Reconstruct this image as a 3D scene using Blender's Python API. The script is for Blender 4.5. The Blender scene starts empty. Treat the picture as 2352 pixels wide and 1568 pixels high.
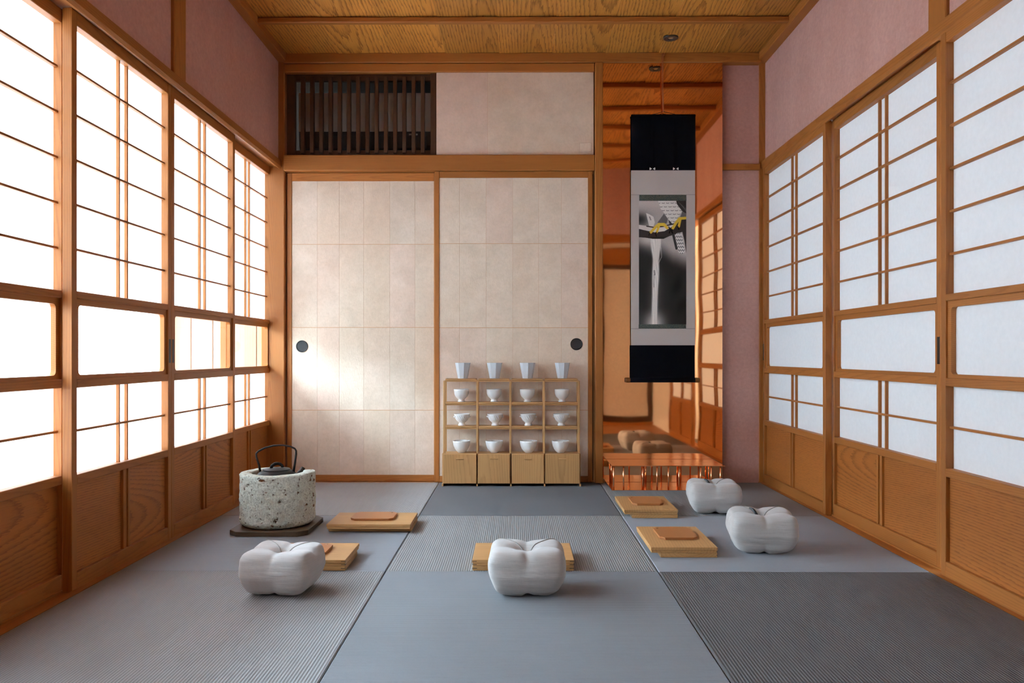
import bpy, bmesh, math, random
from mathutils import Vector, Matrix, noise as mnoise
random.seed(7)
sc = bpy.context.scene
COL = sc.collection

# ------------------------------------------------------------------ camera
cam = bpy.data.cameras.new('camera')
cam.sensor_fit = 'HORIZONTAL'; cam.sensor_width = 36.0
cam.lens = 1812.9 / 2352 * 36.0
cam.shift_y = 30.0 / 2352
cam.clip_start = 0.05
camo = bpy.data.objects.new('camera', cam); COL.objects.link(camo)
camo.location = (-0.0196, -4.4063, 0.7152)
camo.rotation_euler = (math.pi / 2, 0, 0.005)
sc.camera = camo

# ------------------------------------------------------------------ daylight
SKY = 41.0
w = bpy.data.worlds.new('sky'); sc.world = w; w.use_nodes = True
bg = w.node_tree.nodes['Background']
bg.inputs[0].default_value = (0.72, 0.92, 1.12, 1); bg.inputs[1].default_value = SKY
# portal that guides sky sampling through the veranda's open side
pl = bpy.data.lights.new('sky_portal', 'AREA'); pl.shape = 'RECTANGLE'; pl.size = 4.5; pl.size_y = 2.3
pl.cycles.is_portal = True
po = bpy.data.objects.new('sky_portal', pl); COL.objects.link(po)
po.location = (-2.2, -1.8, 1.05); po.rotation_euler = (math.pi / 2, 0, -math.pi / 2)

vs = sc.view_settings
vs.view_transform = 'Standard'; vs.look = 'None'; vs.gamma = 1.0; vs.use_curve_mapping = False
vs.exposure = 0.0
cy = sc.cycles
cy.use_denoising = True
cy.max_bounces = 14; cy.diffuse_bounces = 8; cy.glossy_bounces = 6
cy.transmission_bounces = 8; cy.transparent_max_bounces = 12
cy.sample_clamp_indirect = 12.0
cy.caustics_reflective = False; cy.caustics_refractive = False

# ================================================================== materials
def newmat(name):
    m = bpy.data.materials.new(name); m.use_nodes = True
    nt = m.node_tree; nt.nodes.clear()
    out = nt.nodes.new('ShaderNodeOutputMaterial')
    return m, nt, out
def N(nt, t, **kw):
    n = nt.nodes.new(t)
    for k, v in kw.items(): setattr(n, k, v)
    return n
def setin(n, **kw):
    for k, v in kw.items(): n.inputs[k.replace('_', ' ')].default_value = v
def L(nt, a, b): nt.links.new(a, b)
def c4(c): return (c[0], c[1], c[2], 1)
def coords(nt, rnd=True):
    tc = N(nt, 'ShaderNodeTexCoord')
    if not rnd: return tc.outputs['Object']
    oi = N(nt, 'ShaderNodeObjectInfo')
    m = N(nt, 'ShaderNodeVectorMath', operation='MULTIPLY_ADD')
    cmb = N(nt, 'ShaderNodeCombineXYZ')
    for i in range(3): L(nt, oi.outputs['Random'], cmb.inputs[i])
    L(nt, cmb.outputs[0], m.inputs[0]); m.inputs[1].default_value = (7.31, 5.77, 9.13)
    L(nt, tc.outputs['Object'], m.inputs[2])
    return m.outputs[0]
def ramp(nt, fac, stops):
    r = N(nt, 'ShaderNodeValToRGB'); e = r.color_ramp.elements
    while len(e) < len(stops): e.new(0.5)
    for el, (p, c) in zip(e, stops): el.position = p; el.color = c4(c) if len(c) == 3 else c
    L(nt, fac, r.inputs[0]); return r.outputs[0]
def mixc(nt, fac, a, b, mode='MIX'):
    m = N(nt, 'ShaderNodeMix', data_type='RGBA', blend_type=mode)
    for sock, v in ((m.inputs[0], fac), (m.inputs[6], a), (m.inputs[7], b)):
        if hasattr(v, 'type'): L(nt, v, sock)
        else: sock.default_value = v if isinstance(v, (int, float)) else c4(v)
    return m.outputs[2]
def noise(nt, vec, scale, detail=3, rough=0.5, mapscale=None):
    if mapscale is not None:
        mp = N(nt, 'ShaderNodeMapping'); L(nt, vec, mp.inputs[0]); mp.inputs['Scale'].default_value = mapscale
        vec = mp.outputs[0]
    n = N(nt, 'ShaderNodeTexNoise'); L(nt, vec, n.inputs['Vector'])
    setin(n, Scale=scale, Detail=detail, Roughness=rough)
    return n.outputs['Fac']
def bump(nt, h, strength, dist):
    b = N(nt, 'ShaderNodeBump'); L(nt, h, b.inputs['Height'])
    setin(b, Strength=strength, Distance=dist); return b.outputs[0]
def principled(nt, out, base, rough=0.6, metal=0.0, normal=None, spec=0.4, **kw):
    p = N(nt, 'ShaderNodeBsdfPrincipled')
    if hasattr(base, 'type'): L(nt, base, p.inputs['Base Color'])
    else: p.inputs['Base Color'].default_value = c4(base)
    if hasattr(rough, 'type'): L(nt, rough, p.inputs['Roughness'])
    else: p.inputs['Roughness'].default_value = rough
    p.inputs['Metallic'].default_value = metal
    p.inputs['Specular IOR Level'].default_value = spec
    if normal is not None: L(nt, normal, p.inputs['Normal'])
    for k, v in kw.items(): p.inputs[k.replace('_', ' ')].default_value = v
    L(nt, p.outputs[0], out.inputs[0]); return p

def wood(name, light, dark, axis, ring=40, contrast=0.6, dist=2.0, tilt=0.6, rough=0.5, var=0.18, along=0.12, off=.16, fib=.14, tone=.86):
    m, nt, out = newmat(name)
    i = 'XYZ'.index(axis)
    tc = N(nt, 'ShaderNodeTexCoord'); oi = N(nt, 'ShaderNodeObjectInfo')
    wn = N(nt, 'ShaderNodeTexWhiteNoise', noise_dimensions='1D'); L(nt, oi.outputs['Random'], wn.inputs['W'])
    ma = N(nt, 'ShaderNodeVectorMath', operation='MULTIPLY_ADD'); L(nt, wn.outputs['Color'], ma.inputs[0])
    sc_ = [off] * 3; sc_[i] = 9.0; ma.inputs[1].default_value = sc_
    bias = [-off / 2] * 3; bias[i] = 0; ma.inputs[2].default_value = bias
    ad = N(nt, 'ShaderNodeVectorMath', operation='ADD'); L(nt, ma.outputs[0], ad.inputs[0]); L(nt, tc.outputs['Object'], ad.inputs[1])
    v = ad.outputs[0]
    mp = N(nt, 'ShaderNodeMapping'); L(nt, tc.outputs['Object'], mp.inputs[0])
    s = [1, 1, 1]; s[i] = along
    mp.inputs['Scale'].default_value = s
    r = [tilt, tilt * .8, tilt * .9]; r[i] = 0
    mp.inputs['Rotation'].default_value = r
    a2 = N(nt, 'ShaderNodeVectorMath', operation='MULTIPLY_ADD'); L(nt, wn.outputs['Color'], a2.inputs[0])
    a2.inputs[1].default_value = (off, off, off)
    a3 = N(nt, 'ShaderNodeVectorMath', operation='ADD'); a3.inputs[1].default_value = (-off / 2, -off / 2, -off / 2)
    L(nt, mp.outputs[0], a2.inputs[2]); L(nt, a2.outputs[0], a3.inputs[0])
    wv = N(nt, 'ShaderNodeTexWave', wave_type='RINGS', rings_direction=axis, wave_profile='SAW')
    L(nt, a3.outputs[0], wv.inputs['Vector'])
    setin(wv, Scale=ring / 20.0, Distortion=dist, Detail=1.0, Detail_Scale=7.0, Detail_Roughness=0.4)
    f1 = ramp(nt, wv.outputs['Fac'], [(0.0, (0, 0, 0)), (0.55, (.12, .12, .12)), (0.93, (1, 1, 1)), (1.0, (0.05, .05, .05))])
    s2 = [330, 330, 330]; s2[i] = 5
    f2 = noise(nt, v, 1.0, 3, 0.6, s2)
    s3 = [7, 7, 7]; s3[i] = .9
    f3 = noise(nt, v, 1.0, 2, 0.5, s3)
    a = N(nt, 'ShaderNodeMath', operation='MULTIPLY'); L(nt, f1, a.inputs[0]); a.inputs[1].default_value = contrast
    base = mixc(nt, a.outputs[0], light, dark)
    base = mixc(nt, fib, base, ramp(nt, f2, [(0.35, dark), (0.65, light)]))
    base = mixc(nt, 1.0, base, ramp(nt, f3, [(0.3, [1 - var] * 3), (0.7, [1.0] * 3)]), 'MULTIPLY')
    base = mixc(nt, 1.0, base, ramp(nt, oi.outputs['Random'], [(0, (tone, tone * .99, tone * .97)), (1, (1.0, 1.0, 1.0))]), 'MULTIPLY')
    principled(nt, out, base, rough, normal=bump(nt, f2, 0.10, 0.0015), spec=0.35)
    return m
W = {}
def wset(key, light, dark, **kw):
    for ax in 'XYZ': W[key + ax] = wood('wood_%s_%s' % (key, ax.lower()), light, dark, ax, **kw)
wset('cedar', (.50, .180, .037), (.25, .073, .012), ring=1100, contrast=.42, dist=1.2, along=.05)          # frames, posts
wset('panel', (.54, .180, .034), (.20, .050, .008), ring=950, contrast=.68, dist=2.2, tilt=.6, along=.10, off=.5)   # lower door boards
wset('ceil', (.80, .345, .064), (.25, .072, .009), ring=520, contrast=.85, dist=3.0, tilt=.7, along=.07, off=.2, tone=.72)
wset('oak', (.60, .325, .125), (.36, .165, .052), ring=700, contrast=.5, dist=2, along=.12)          # trays
wset('ash', (.60, .32, .125), (.38, .18, .062), ring=700, contrast=.55, dist=1.5, along=.06, off=.3)          # shelf
wset('hinoki', (.56, .345, .245), (.46, .26, .17), ring=500, contrast=.5, dist=1.5, along=.05)
wset('dark', (.105, .068, .038), (.05, .03, .017), ring=600, contrast=.5, dist=2)
wset('lattice', (.085, .036, .015), (.045, .018, .007), ring=600, contrast=.4, dist=2)
wset('leather', (.48, .185, .06), (.42, .155, .048), ring=300, contrast=.10, dist=2, rough=.45)

def mat_plaster(name, base, base2, sc_=1.0):
    m, nt, out = newmat(name); v = coords(nt, False)
    n1 = noise(nt, v, 1, 4, .6, (7, 7, 2.2)); n2 = noise(nt, v, 60, 4, .65); n3 = noise(nt, v, 420, 2)
    b = mixc(nt, n1, base, base2)
    b = mixc(nt, 1.0, b, ramp(nt, n2, [(.3, (.84, .84, .84)), (.7, (1, 1, 1))]), 'MULTIPLY')
    h = N(nt, 'ShaderNodeMath', operation='MULTIPLY_ADD'); L(nt, n2, h.inputs[0]); h.inputs[1].default_value = 1.0; L(nt, n3, h.inputs[2])
    principled(nt, out, b, .9, normal=bump(nt, h.outputs[0], .25, .003), spec=.15); return m
M_pink = mat_plaster('plaster_rose', (.55, .295, .245), (.67, .40, .345))
M_cream = mat_plaster('plaster_cream', (.80, .74, .63), (.84, .78, .67))
M_ext = mat_plaster('plaster_pale', (.62, .6, .56), (.66, .64, .6))

def mat_tatami(name, axis, base, thread, groove):
    # ribs run along the other axis; axis = direction across the ribs
    m, nt, out = newmat(name); v = coords(nt, False)
    wv = N(nt, 'ShaderNodeTexWave', wave_type='BANDS', bands_direction=axis, wave_profile='SIN'); L(nt, v, wv.inputs['Vector'])
    setin(wv, Scale=0.314159 / 0.0078, Distortion=0.35, Detail=1, Detail_Scale=40)
    s = (900, 160, 100) if axis == 'Y' else (160, 900, 100)
    fib = noise(nt, v, 1, 2, .6, s)
    big = noise(nt, v, 3.5, 2)
    f = ramp(nt, wv.outputs['Fac'], [(0.0, (0, 0, 0)), (.35, (.8, .8, .8)), (1, (1, 1, 1))])
    b = mixc(nt, f, groove, base)  # shade between the ribs is painted into the groove colour
    b = mixc(nt, .35, b, mixc(nt, fib, thread, base))
    b = mixc(nt, 1.0, b, ramp(nt, big, [(.3, (.93, .93, .93)), (.7, (1, 1, 1))]), 'MULTIPLY')
    h = N(nt, 'ShaderNodeMath', operation='MULTIPLY_ADD'); L(nt, fib, h.inputs[0]); h.inputs[1].default_value = .35; L(nt, wv.outputs['Fac'], h.inputs[2])
    principled(nt, out, b, .62, normal=bump(nt, h.outputs[0], .55, .0016), spec=.32); return m
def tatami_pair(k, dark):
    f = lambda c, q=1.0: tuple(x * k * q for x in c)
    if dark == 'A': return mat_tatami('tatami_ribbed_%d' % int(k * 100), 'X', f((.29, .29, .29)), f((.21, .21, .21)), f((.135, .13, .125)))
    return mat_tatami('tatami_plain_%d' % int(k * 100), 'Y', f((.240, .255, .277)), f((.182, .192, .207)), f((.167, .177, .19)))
# weave direction and base tone differ from mat to mat (back row first, left to right)
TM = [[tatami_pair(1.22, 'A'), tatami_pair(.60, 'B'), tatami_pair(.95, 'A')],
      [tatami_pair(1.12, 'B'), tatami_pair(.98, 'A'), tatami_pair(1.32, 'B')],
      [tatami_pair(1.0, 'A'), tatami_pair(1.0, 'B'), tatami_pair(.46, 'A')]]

def mat_washi_back(name, trans):
    m, nt, out = newmat(name); v = coords(nt)
    n = noise(nt, v, 1, 4, .6, (60, 60, 60))
    colr = ramp(nt, n, [(.3, (.90, .91, .92)), (.7, (.94, .95, .96))])
    d = N(nt, 'ShaderNodeBsdfDiffuse'); t = N(nt, 'ShaderNodeBsdfTranslucent'); mx = N(nt, 'ShaderNodeMixShader')
    L(nt, colr, d.inputs[0]); L(nt, colr, t.inputs[0]); mx.inputs[0].default_value = trans
    L(nt, d.outputs[0], mx.inputs[1]); L(nt, t.outputs[0], mx.inputs[2]); L(nt, mx.outputs[0], out.inputs[0]); return m
M_paper = mat_washi_back('shoji_paper', .72)
M_paper2 = mat_washi_back('shoji_paper_backed', .17)

def mat_fusuma():
    m, nt, out = newmat('fusuma_washi'); v = coords(nt)
    oi = N(nt, 'ShaderNodeObjectInfo')
    n1 = noise(nt, v, 9, 4, .6); n2 = noise(nt, v, 70, 3, .6)
    tint = ramp(nt, oi.outputs['Random'], [(0, (.81, .645, .505)), (.35, (.81, .67, .54)), (.65, (.815, .625, .51)), (1, (.785, .66, .535))])
    b = mixc(nt, 1.0, tint, ramp(nt, n1, [(.3, (.88, .87, .85)), (.7, (1, 1, 1))]), 'MULTIPLY')
    b = mixc(nt, 1.0, b, ramp(nt, n2, [(.25, (.93, .92, .9)), (.6, (1, 1, 1))]), 'MULTIPLY')
    n0 = noise(nt, v, 3.2, 5, .65)
    b = mixc(nt, 1.0, b, ramp(nt, n0, [(.32, (.92, .90, .87)), (.6, (1, 1, 1))]), 'MULTIPLY')
    # washi fibres: thin raised strands
    rot = N(nt, 'ShaderNodeMapping'); L(nt, v, rot.inputs[0]); rot.inputs['Rotation'].default_value = (0, .75, 0); rot.inputs['Scale'].default_value = (210, 60, 55)
    fb = N(nt, 'ShaderNodeTexNoise'); L(nt, rot.outputs[0], fb.inputs['Vector']); setin(fb, Scale=1.0, Detail=3.0, Roughness=.55, Distortion=1.2)
    principled(nt, out, b, .8, normal=bump(nt, fb.outputs['Fac'], .45, .0022), spec=.2); return m
M_fusuma = mat_fusuma()

def mat_simple(name, col, rough=.5, metal=0.0, spec=.4, nscale=None, nstr=.2, ndist=.001, ncol=None, **kw):
    m, nt, out = newmat(name); v = coords(nt)
    base = col; nrm = None
    if nscale:
        n = noise(nt, v, nscale, 4, .6)
        nrm = bump(nt, n, nstr, ndist)
        if ncol: base = mixc(nt, n, col, ncol)
    principled(nt, out, base, rough, metal, nrm, spec, **kw); return m
M_seam = mat_simple('seam_paste', (.62, .33, .155), .8, nscale=40, nstr=.1)
M_black = mat_simple('black_lacquer', (.012, .012, .013), .35, nscale=90, nstr=.05)
M_blackin = mat_simple('black_recess', (.025, .025, .026), .6, nscale=90, nstr=.1)
M_iron = mat_simple('cast_iron', (.012, .0115, .0115), .5, 0.1, spec=.3, nscale=350, nstr=.35, ndist=.0006, ncol=(.02, .018, .017))
M_ceram = mat_simple('white_porcelain', (.81, .795, .77), .25, nscale=25, nstr=.03, ncol=(.77, .755, .73))
M_ceram2 = mat_simple('cool_grey_porcelain', (.56, .60, .64), .4, nscale=25, nstr=.03, ncol=(.60, .63, .66))
M_void = mat_simple('dark_boarding', (.025, .02, .016), .9, nscale=8)
M_acw = mat_simple('aged_white_plastic', (.42, .39, .37), .45, nscale=5, nstr=.01)
M_acd = mat_simple('dark_plastic', (.045, .045, .05), .4, nscale=5, nstr=.01)
M_navy = mat_simple('navy_silk', (.0028, .0030, .0055), .85, spec=.06, nscale=500, nstr=.2, ndist=.0004, ncol=(.0042, .0045, .008))
M_greysilk = mat_simple('grey_silk', (.47, .425, .395), .85, spec=.1, nscale=600, nstr=.2, ndist=.0004, ncol=(.53, .475, .44))
M_thread = mat_simple('white_thread', (.8, .78, .74), .7, nscale=300)
M_knob = mat_simple('brown_lacquer', (.22, .075, .018), .25, nscale=50, nstr=.05)
M_cord = mat_simple('copper_wire', (.62, .25, .13), .3, .9, nscale=300)
M_lampin = mat_simple('lamp_reflector', (.6, .5, .3), .3, .6, nscale=50)
M_gravel = mat_simple('gravel', (.42, .42, .40), .95, nscale=60, nstr=.6, ndist=.02, ncol=(.55, .55, .52))

def mat_brocade():
    m, nt, out = newmat('green_brocade'); v = coords(nt)
    vo = N(nt, 'ShaderNodeTexVoronoi'); L(nt, v, vo.inputs['Vector']); setin(vo, Scale=190.0)
    n = noise(nt, v, 260, 3)
    b = mixc(nt, ramp(nt, n, [(.45, (0, 0, 0)), (.6, (1, 1, 1))]), (.035, .055, .055), (.12, .12, .085))
    principled(nt, out, b, .8, normal=bump(nt, n, .3, .0005)); return m
M_brocade = mat_brocade()

def mat_copper(name, rough, wavy):
    m, nt, out = newmat(name); v = coords(nt, False)
    n = noise(nt, v, 1, 1, .4, (2.2, 2.2, 3.6))
    fine = noise(nt, v, 1, 2, .5, (9, 9, 9))
    r = ramp(nt, fine, [(.3, (rough * .8,) * 3), (.7, (rough * 1.2,) * 3)])
    principled(nt, out, (.98, .49, .235), r, 1.0, bump(nt, n, wavy, .03), spec=.5); return m
M_copper = mat_copper('copper_sheet', .035, .04)
M_copper2 = mat_copper('copper_polished', .16, .0)

def mat_glass():
    m, nt, out = newmat('window_glass')
    t = N(nt, 'ShaderNodeBsdfTransparent'); t.inputs[0].default_value = (.97, .985, .98, 1)
    g = N(nt, 'ShaderNodeBsdfGlossy'); g.inputs['Roughness'].default_value = .02
    lw = N(nt, 'ShaderNodeLayerWeight'); lw.inputs[0].default_value = .5
    pw = N(nt, 'ShaderNodeMath', operation='POWER'); L(nt, lw.outputs['Facing'], pw.inputs[0]); pw.inputs[1].default_value = 6.5
    fr = N(nt, 'ShaderNodeMath', operation='MULTIPLY_ADD'); L(nt, pw.outputs[0], fr.inputs[0]); fr.inputs[1].default_value = .9; fr.inputs[2].default_value = .035
    mx = N(nt, 'ShaderNodeMixShader')
    L(nt, fr.outputs[0], mx.inputs[0]); L(nt, t.outputs[0], mx.inputs[1]); L(nt, g.outputs[0], mx.inputs[2]); L(nt, mx.outputs[0], out.inputs[0]); return m
M_glass = mat_glass()

def mat_linen(name, a, b):
    m, nt, out = newmat(name); v = coords(nt)
    slub = noise(nt, v, 1, 3, .6, (18, 18, 330)); weft = noise(nt, v, 1, 2, .5, (600, 600, 90))
    wr = noise(nt, v, 1, 3, .55, (9, 9, 55)); wr2 = noise(nt, v, 22, 2)
    c = mixc(nt, slub, a, b)
    c = mixc(nt, .4, c, mixc(nt, weft, a, b))
    h = N(nt, 'ShaderNodeMath', operation='MULTIPLY_ADD'); L(nt, slub, h.inputs[0]); h.inputs[1].default_value = .25; L(nt, wr, h.inputs[2])
    h2 = N(nt, 'ShaderNodeMath', operation='ADD'); L(nt, h.outputs[0], h2.inputs[0]); L(nt, wr2, h2.inputs[1])
    p = principled(nt, out, c, .9, normal=bump(nt, h2.outputs[0], .35, .006), spec=.1)
    p.inputs['Sheen Weight'].default_value = .25; p.inputs['Sheen Roughness'].default_value = .5
    return m
M_linen = mat_linen('linen_grey', (.36, .335, .315), (.53, .50, .475))
M_piping = mat_simple('linen_piping', (.28, .26, .24), .9, nscale=500, nstr=.2, ndist=.0004)

def mat_stone():
    m, nt, out = newmat('oya_stone'); v = coords(nt, False)
    n1 = noise(nt, v, 45, 5, .7); n2 = noise(nt, v, 150, 3, .6)
    sp = noise(nt, v, 1, 3, .55, (38, 38, 48)); sp2 = noise(nt, v, 7, 3, .6)
    b = mixc(nt, n1, (.52, .585, .50), (.88, .93, .84))
    b = mixc(nt, 1.0, b, ramp(nt, n2, [(.3, (.62, .62, .60)), (.55, (1, 1, 1))]), 'MULTIPLY')
    sp3 = noise(nt, v, 75, 2, .5)
    mxp = N(nt, 'ShaderNodeMath', operation='MAXIMUM'); L(nt, ramp(nt, sp, [(.63, (0, 0, 0)), (.69, (1, 1, 1))]), mxp.inputs[0]); L(nt, ramp(nt, sp3, [(.66, (0, 0, 0)), (.74, (.8, .8, .8))]), mxp.inputs[1])
    pit = mxp.outputs[0]
    b = mixc(nt, pit, b, (.17, .075, .03))
    st = ramp(nt, sp2, [(.58, (0, 0, 0)), (.75, (.55, .55, .55))])
    b = mixc(nt, st, b, (.45, .30, .14))
    h = N(nt, 'ShaderNodeMath', operation='SUBTRACT'); L(nt, n1, h.inputs[0]); L(nt, pit, h.inputs[1])
    principled(nt, out, b, .95, normal=bump(nt, h.outputs[0], 1.0, .009), spec=.1); return m
M_stone = mat_stone()

def mat_raku():
    m, nt, out = newmat('speckled_white_glaze'); v = coords(nt)
    n = noise(nt, v, 55, 5, .7); g = N(nt, 'ShaderNodeTexCoord')
    sep = N(nt, 'ShaderNodeSeparateXYZ'); L(nt, g.outputs['Generated'], sep.inputs[0])
    edge = ramp(nt, sep.outputs[2], [(0, (.45, .45, .45)), (.2, (0, 0, 0)), (.75, (0, 0, 0)), (1, (.5, .5, .5))])
    mm = N(nt, 'ShaderNodeMath', operation='MULTIPLY'); L(nt, edge, mm.inputs[0]); L(nt, ramp(nt, n, [(.5, (0, 0, 0)), (.62, (1, 1, 1))]), mm.inputs[1])
    b = mixc(nt, mm.outputs[0], (.79, .775, .745), (.34, .25, .18))
    principled(nt, out, b, .35, normal=bump(nt, n, .15, .001)); return m
M_raku = mat_raku()

# ================================================================== helpers
def mesh_obj(name, me, mat, parent=None, loc=(0, 0, 0), rot=None, smooth=False):
    if mat is not None:
        me.materials.append(mat)
    if smooth:
        for p in me.polygons: p.use_smooth = True
    o = bpy.data.objects.new(name, me); COL.objects.link(o)
    o.location = loc
    if rot: o.rotation_euler = rot
    if parent is not None: o.parent = parent
    return o
def from_bm(name, bm):
    me = bpy.data.meshes.new(name); bm.to_mesh(me); bm.free(); return me
def longest(dx, dy, dz):
    return 'XYZ'[[dx, dy, dz].index(max(dx, dy, dz))]
def box(name, x0, x1, y0, y1, z0, z1, mat, parent=None, bev=.0015, axis=None):
    """a bevelled board; coordinates in the parent's frame; mat may be a wood family name"""
    dx, dy, dz = abs(x1 - x0), abs(y1 - y0), abs(z1 - z0)
    if isinstance(mat, str): mat = W[mat] if mat in W else W[mat + (axis or longest(dx, dy, dz))]
    bm = bmesh.new(); bmesh.ops.create_cube(bm, size=1)
    bmesh.ops.scale(bm, vec=(dx, dy, dz), verts=bm.verts)
    b = min(bev, dx * .3, dy * .3, dz * .3)
    if b > 1e-5:
        bmesh.ops.bevel(bm, geom=bm.edges[:], offset=b, segments=1, profile=.5, affect='EDGES')
    return mesh_obj(name, from_bm(name, bm), mat, parent, ((x0 + x1) / 2, (y0 + y1) / 2, (z0 + z1) / 2))
def thing(name, label, cat, loc=(0, 0, 0), rz=0, group=None):
    o = bpy.data.objects.new(name, None); COL.objects.link(o); o.empty_display_size = .05
    o.location = loc; o.rotation_euler = (0, 0, rz)
    o['label'] = label; o['category'] = cat
    if group: o['group'] = group
    return o
def tag(o, label, cat, group=None):
    o['label'] = label; o['category'] = cat
    if group: o['group'] = group
    return o
def struct(o, label=None):
    o['kind'] = 'structure'
    if label: o['label'] = label
    return o
def sempty(name, loc=(0, 0, 0), label=None):
    o = bpy.data.objects.new(name, None); COL.objects.link(o); o.location = loc; o.empty_display_size = .05
    return struct(o, label)
def lathe(prof, n=48, cap0=True, cap1=True, rfun=None):
    vs, fs = [], []
    for j, (r, z) in enumerate(prof):
        for i in range(n):
            a = 2 * math.pi * i / n
            rr = r if rfun is None else rfun(r, z, a, j)
            vs.append((rr * math.cos(a), rr * math.sin(a), z))
    for j in range(len(prof) - 1):
        for i in range(n):
            k = (i + 1) % n
            fs.append((j * n + i, j * n + k, (j + 1) * n + k, (j + 1) * n + i))
    if cap0: fs.append(tuple(range(n - 1, -1, -1)))
    if cap1: b = (len(prof) - 1) * n; fs.append(tuple(range(b, b + n)))
    me = bpy.data.meshes.new('lathe'); me.from_pydata(vs, [], fs); me.update(); return me
def tube(pts, r, n=10, closed=False, flat=None):
    pts = [Vector(p) for p in pts]; vs, fs = [], []
    m = len(pts); up = Vector((0, 1, 0))
    for i, p in enumerate(pts):
        a = pts[(i - 1) % m] if (closed or i > 0) else p
        b = pts[(i + 1) % m] if (closed or i < m - 1) else p
        t = (b - a).normalized()
        u = up if abs(t.dot(up)) < .95 else Vector((1, 0, 0))
        s = t.cross(u).normalized(); q = s.cross(t).normalized()
        rr = r(i / (m - 1)) if callable(r) else r
        for k in range(n):
            an = 2 * math.pi * k / n
            vs.append(p + s * (math.cos(an) * rr * (1 if flat is None else flat[0])) + q * (math.sin(an) * rr * (1 if flat is None else flat[1])))
    seg = m if closed else m - 1
    for i in range(seg):
        for k in range(n):
            i2 = (i + 1) % m; k2 = (k + 1) % n
            fs.append((i * n + k, i * n + k2, i2 * n + k2, i2 * n + k))
    if not closed:
        fs.append(tuple(range(n - 1, -1, -1))); fs.append(tuple(range((m - 1) * n, m * n)))
    me = bpy.data.meshes.new('tube'); me.from_pydata(vs, [], fs); me.update()
    bm = bmesh.new(); bm.from_mesh(me); bmesh.ops.recalc_face_normals(bm, faces=bm.faces); bm.to_mesh(me); bm.free()
    return me
def prism(poly, z0, z1, bev=.0012):
    bm = bmesh.new()
    lo = [bm.verts.new((x, y, z0)) for x, y in poly]; hi = [bm.verts.new((x, y, z1)) for x, y in poly]
    bm.faces.new(lo[::-1]); bm.faces.new(hi); n = len(poly)
    for i in range(n): bm.faces.new((lo[i], lo[(i + 1) % n], hi[(i + 1) % n], hi[i]))
    bmesh.ops.recalc_face_normals(bm, faces=bm.faces)
    if bev: bmesh.ops.bevel(bm, geom=bm.edges[:], offset=bev, segments=1, profile=.5, affect='EDGES')
    return from_bm('prism', bm)
def octa(hx, hy, c):
    return [(-hx + c, -hy), (hx - c, -hy), (hx, -hy + c), (hx, hy - c), (hx - c, hy), (-hx + c, hy), (-hx, hy - c), (-hx, -hy + c)]
def smooth_by_angle(o, ang=40):
    me = o.data
    for p in me.polygons: p.use_smooth = True
    bm = bmesh.new(); bm.from_mesh(me)
    for e in bm.edges:
        if len(e.link_faces) == 2 and e.calc_face_angle(0) > math.radians(ang): e.smooth = False
    bm.to_mesh(me); bm.free(); return o

# ================================================================== setting
# ---- floor: sub floor with nine square mats
XC = [-1.336, -.45, .45, 1.346]; YR = [.012, -.9, -1.8, -2.7]
fl = struct(box('floor', -2.2, 1.85, -6.0, .5, -.12, -.055, 'darkY', bev=0))
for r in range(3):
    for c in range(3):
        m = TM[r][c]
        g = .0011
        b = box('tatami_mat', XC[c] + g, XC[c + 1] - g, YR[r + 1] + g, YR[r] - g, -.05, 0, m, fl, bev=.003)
        b.location.z += 0
# child offsets are in the floor's frame
for ch in fl.children: ch.location -= fl.location
# wooden floor of the room behind
struct(box('floor_hall', -1.6, 1.6, -5.9, -2.704, -.055, -.002, 'cedarX', bev=.002))

# ---- ceiling: lapped boards over thin battens
ce = struct(box('ceiling', -1.5, 1.5, -6.0, .5, 2.46, 2.5, 'ceilY', bev=0))
seam0 = -.107 - .298 * 5
for k in range(10):
    x0 = seam0 + .298 * k
    o = box('plank', -.157, .157, -1.5, 1.5, -.0035, .0035, 'ceil', ce, bev=.0008, axis='Y')
    o.location = (x0 + .149 - ce.location.x, -1.46 - ce.location.y, 2.402 - ce.location.z)
    o.rotation_euler = (0, -.022, 0)
for yb in (-.47, -.93, -1.39, -1.85, -2.31):
    bt = box('batten', -1.36, 1.38, yb - .016, yb + .016, 2.366, 2.394, 'cedar', None, bev=.004)
    bt.parent = ce; bt.location -= ce.location
# ceiling rim boards
struct(box('trim_1', -1.365, -1.305, -2.72, .05, 2.355, 2.4, 'cedar', bev=.004))
struct(box('trim_2', 1.335, 1.395, -2.72, .05, 2.355, 2.4, 'cedar', bev=.004))
struct(box('trim_3', -1.32, 1.35, -.004, .06, 2.345, 2.4, 'cedar', bev=.004))
struct(box('trim_4', -1.32, .42, .006, .07, 2.296, 2.3445, 'cedar', bev=.004))

# ---- walls
struct(box('wall_left', -1.44, -1.352, -2.72, .03, 1.78, 2.46, M_pink, bev=0))
struct(box('wall_right', 1.385, 1.47, -2.74, .06, 1.78, 2.46, M_pink, bev=0))
struct(box('wall_back', -1.5, 1.9, .42, .5, -.1, 2.5, M_void, bev=0))
struct(box('wall_alcove', .43, 1.40, .052, .12, -.05, 2.46, M_pink, bev=0), 'rose plaster back wall of the alcove')
# wall posts above the door heads
struct(box('trim_5', -1.44, -1.338, -1.365, -1.258, 1.79, 2.36, 'cedar', bev=.003))
struct(box('trim_6', 1.372, 1.47, -1.842, -1.733, 1.79, 2.36, 'cedar', bev=.003))
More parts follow.
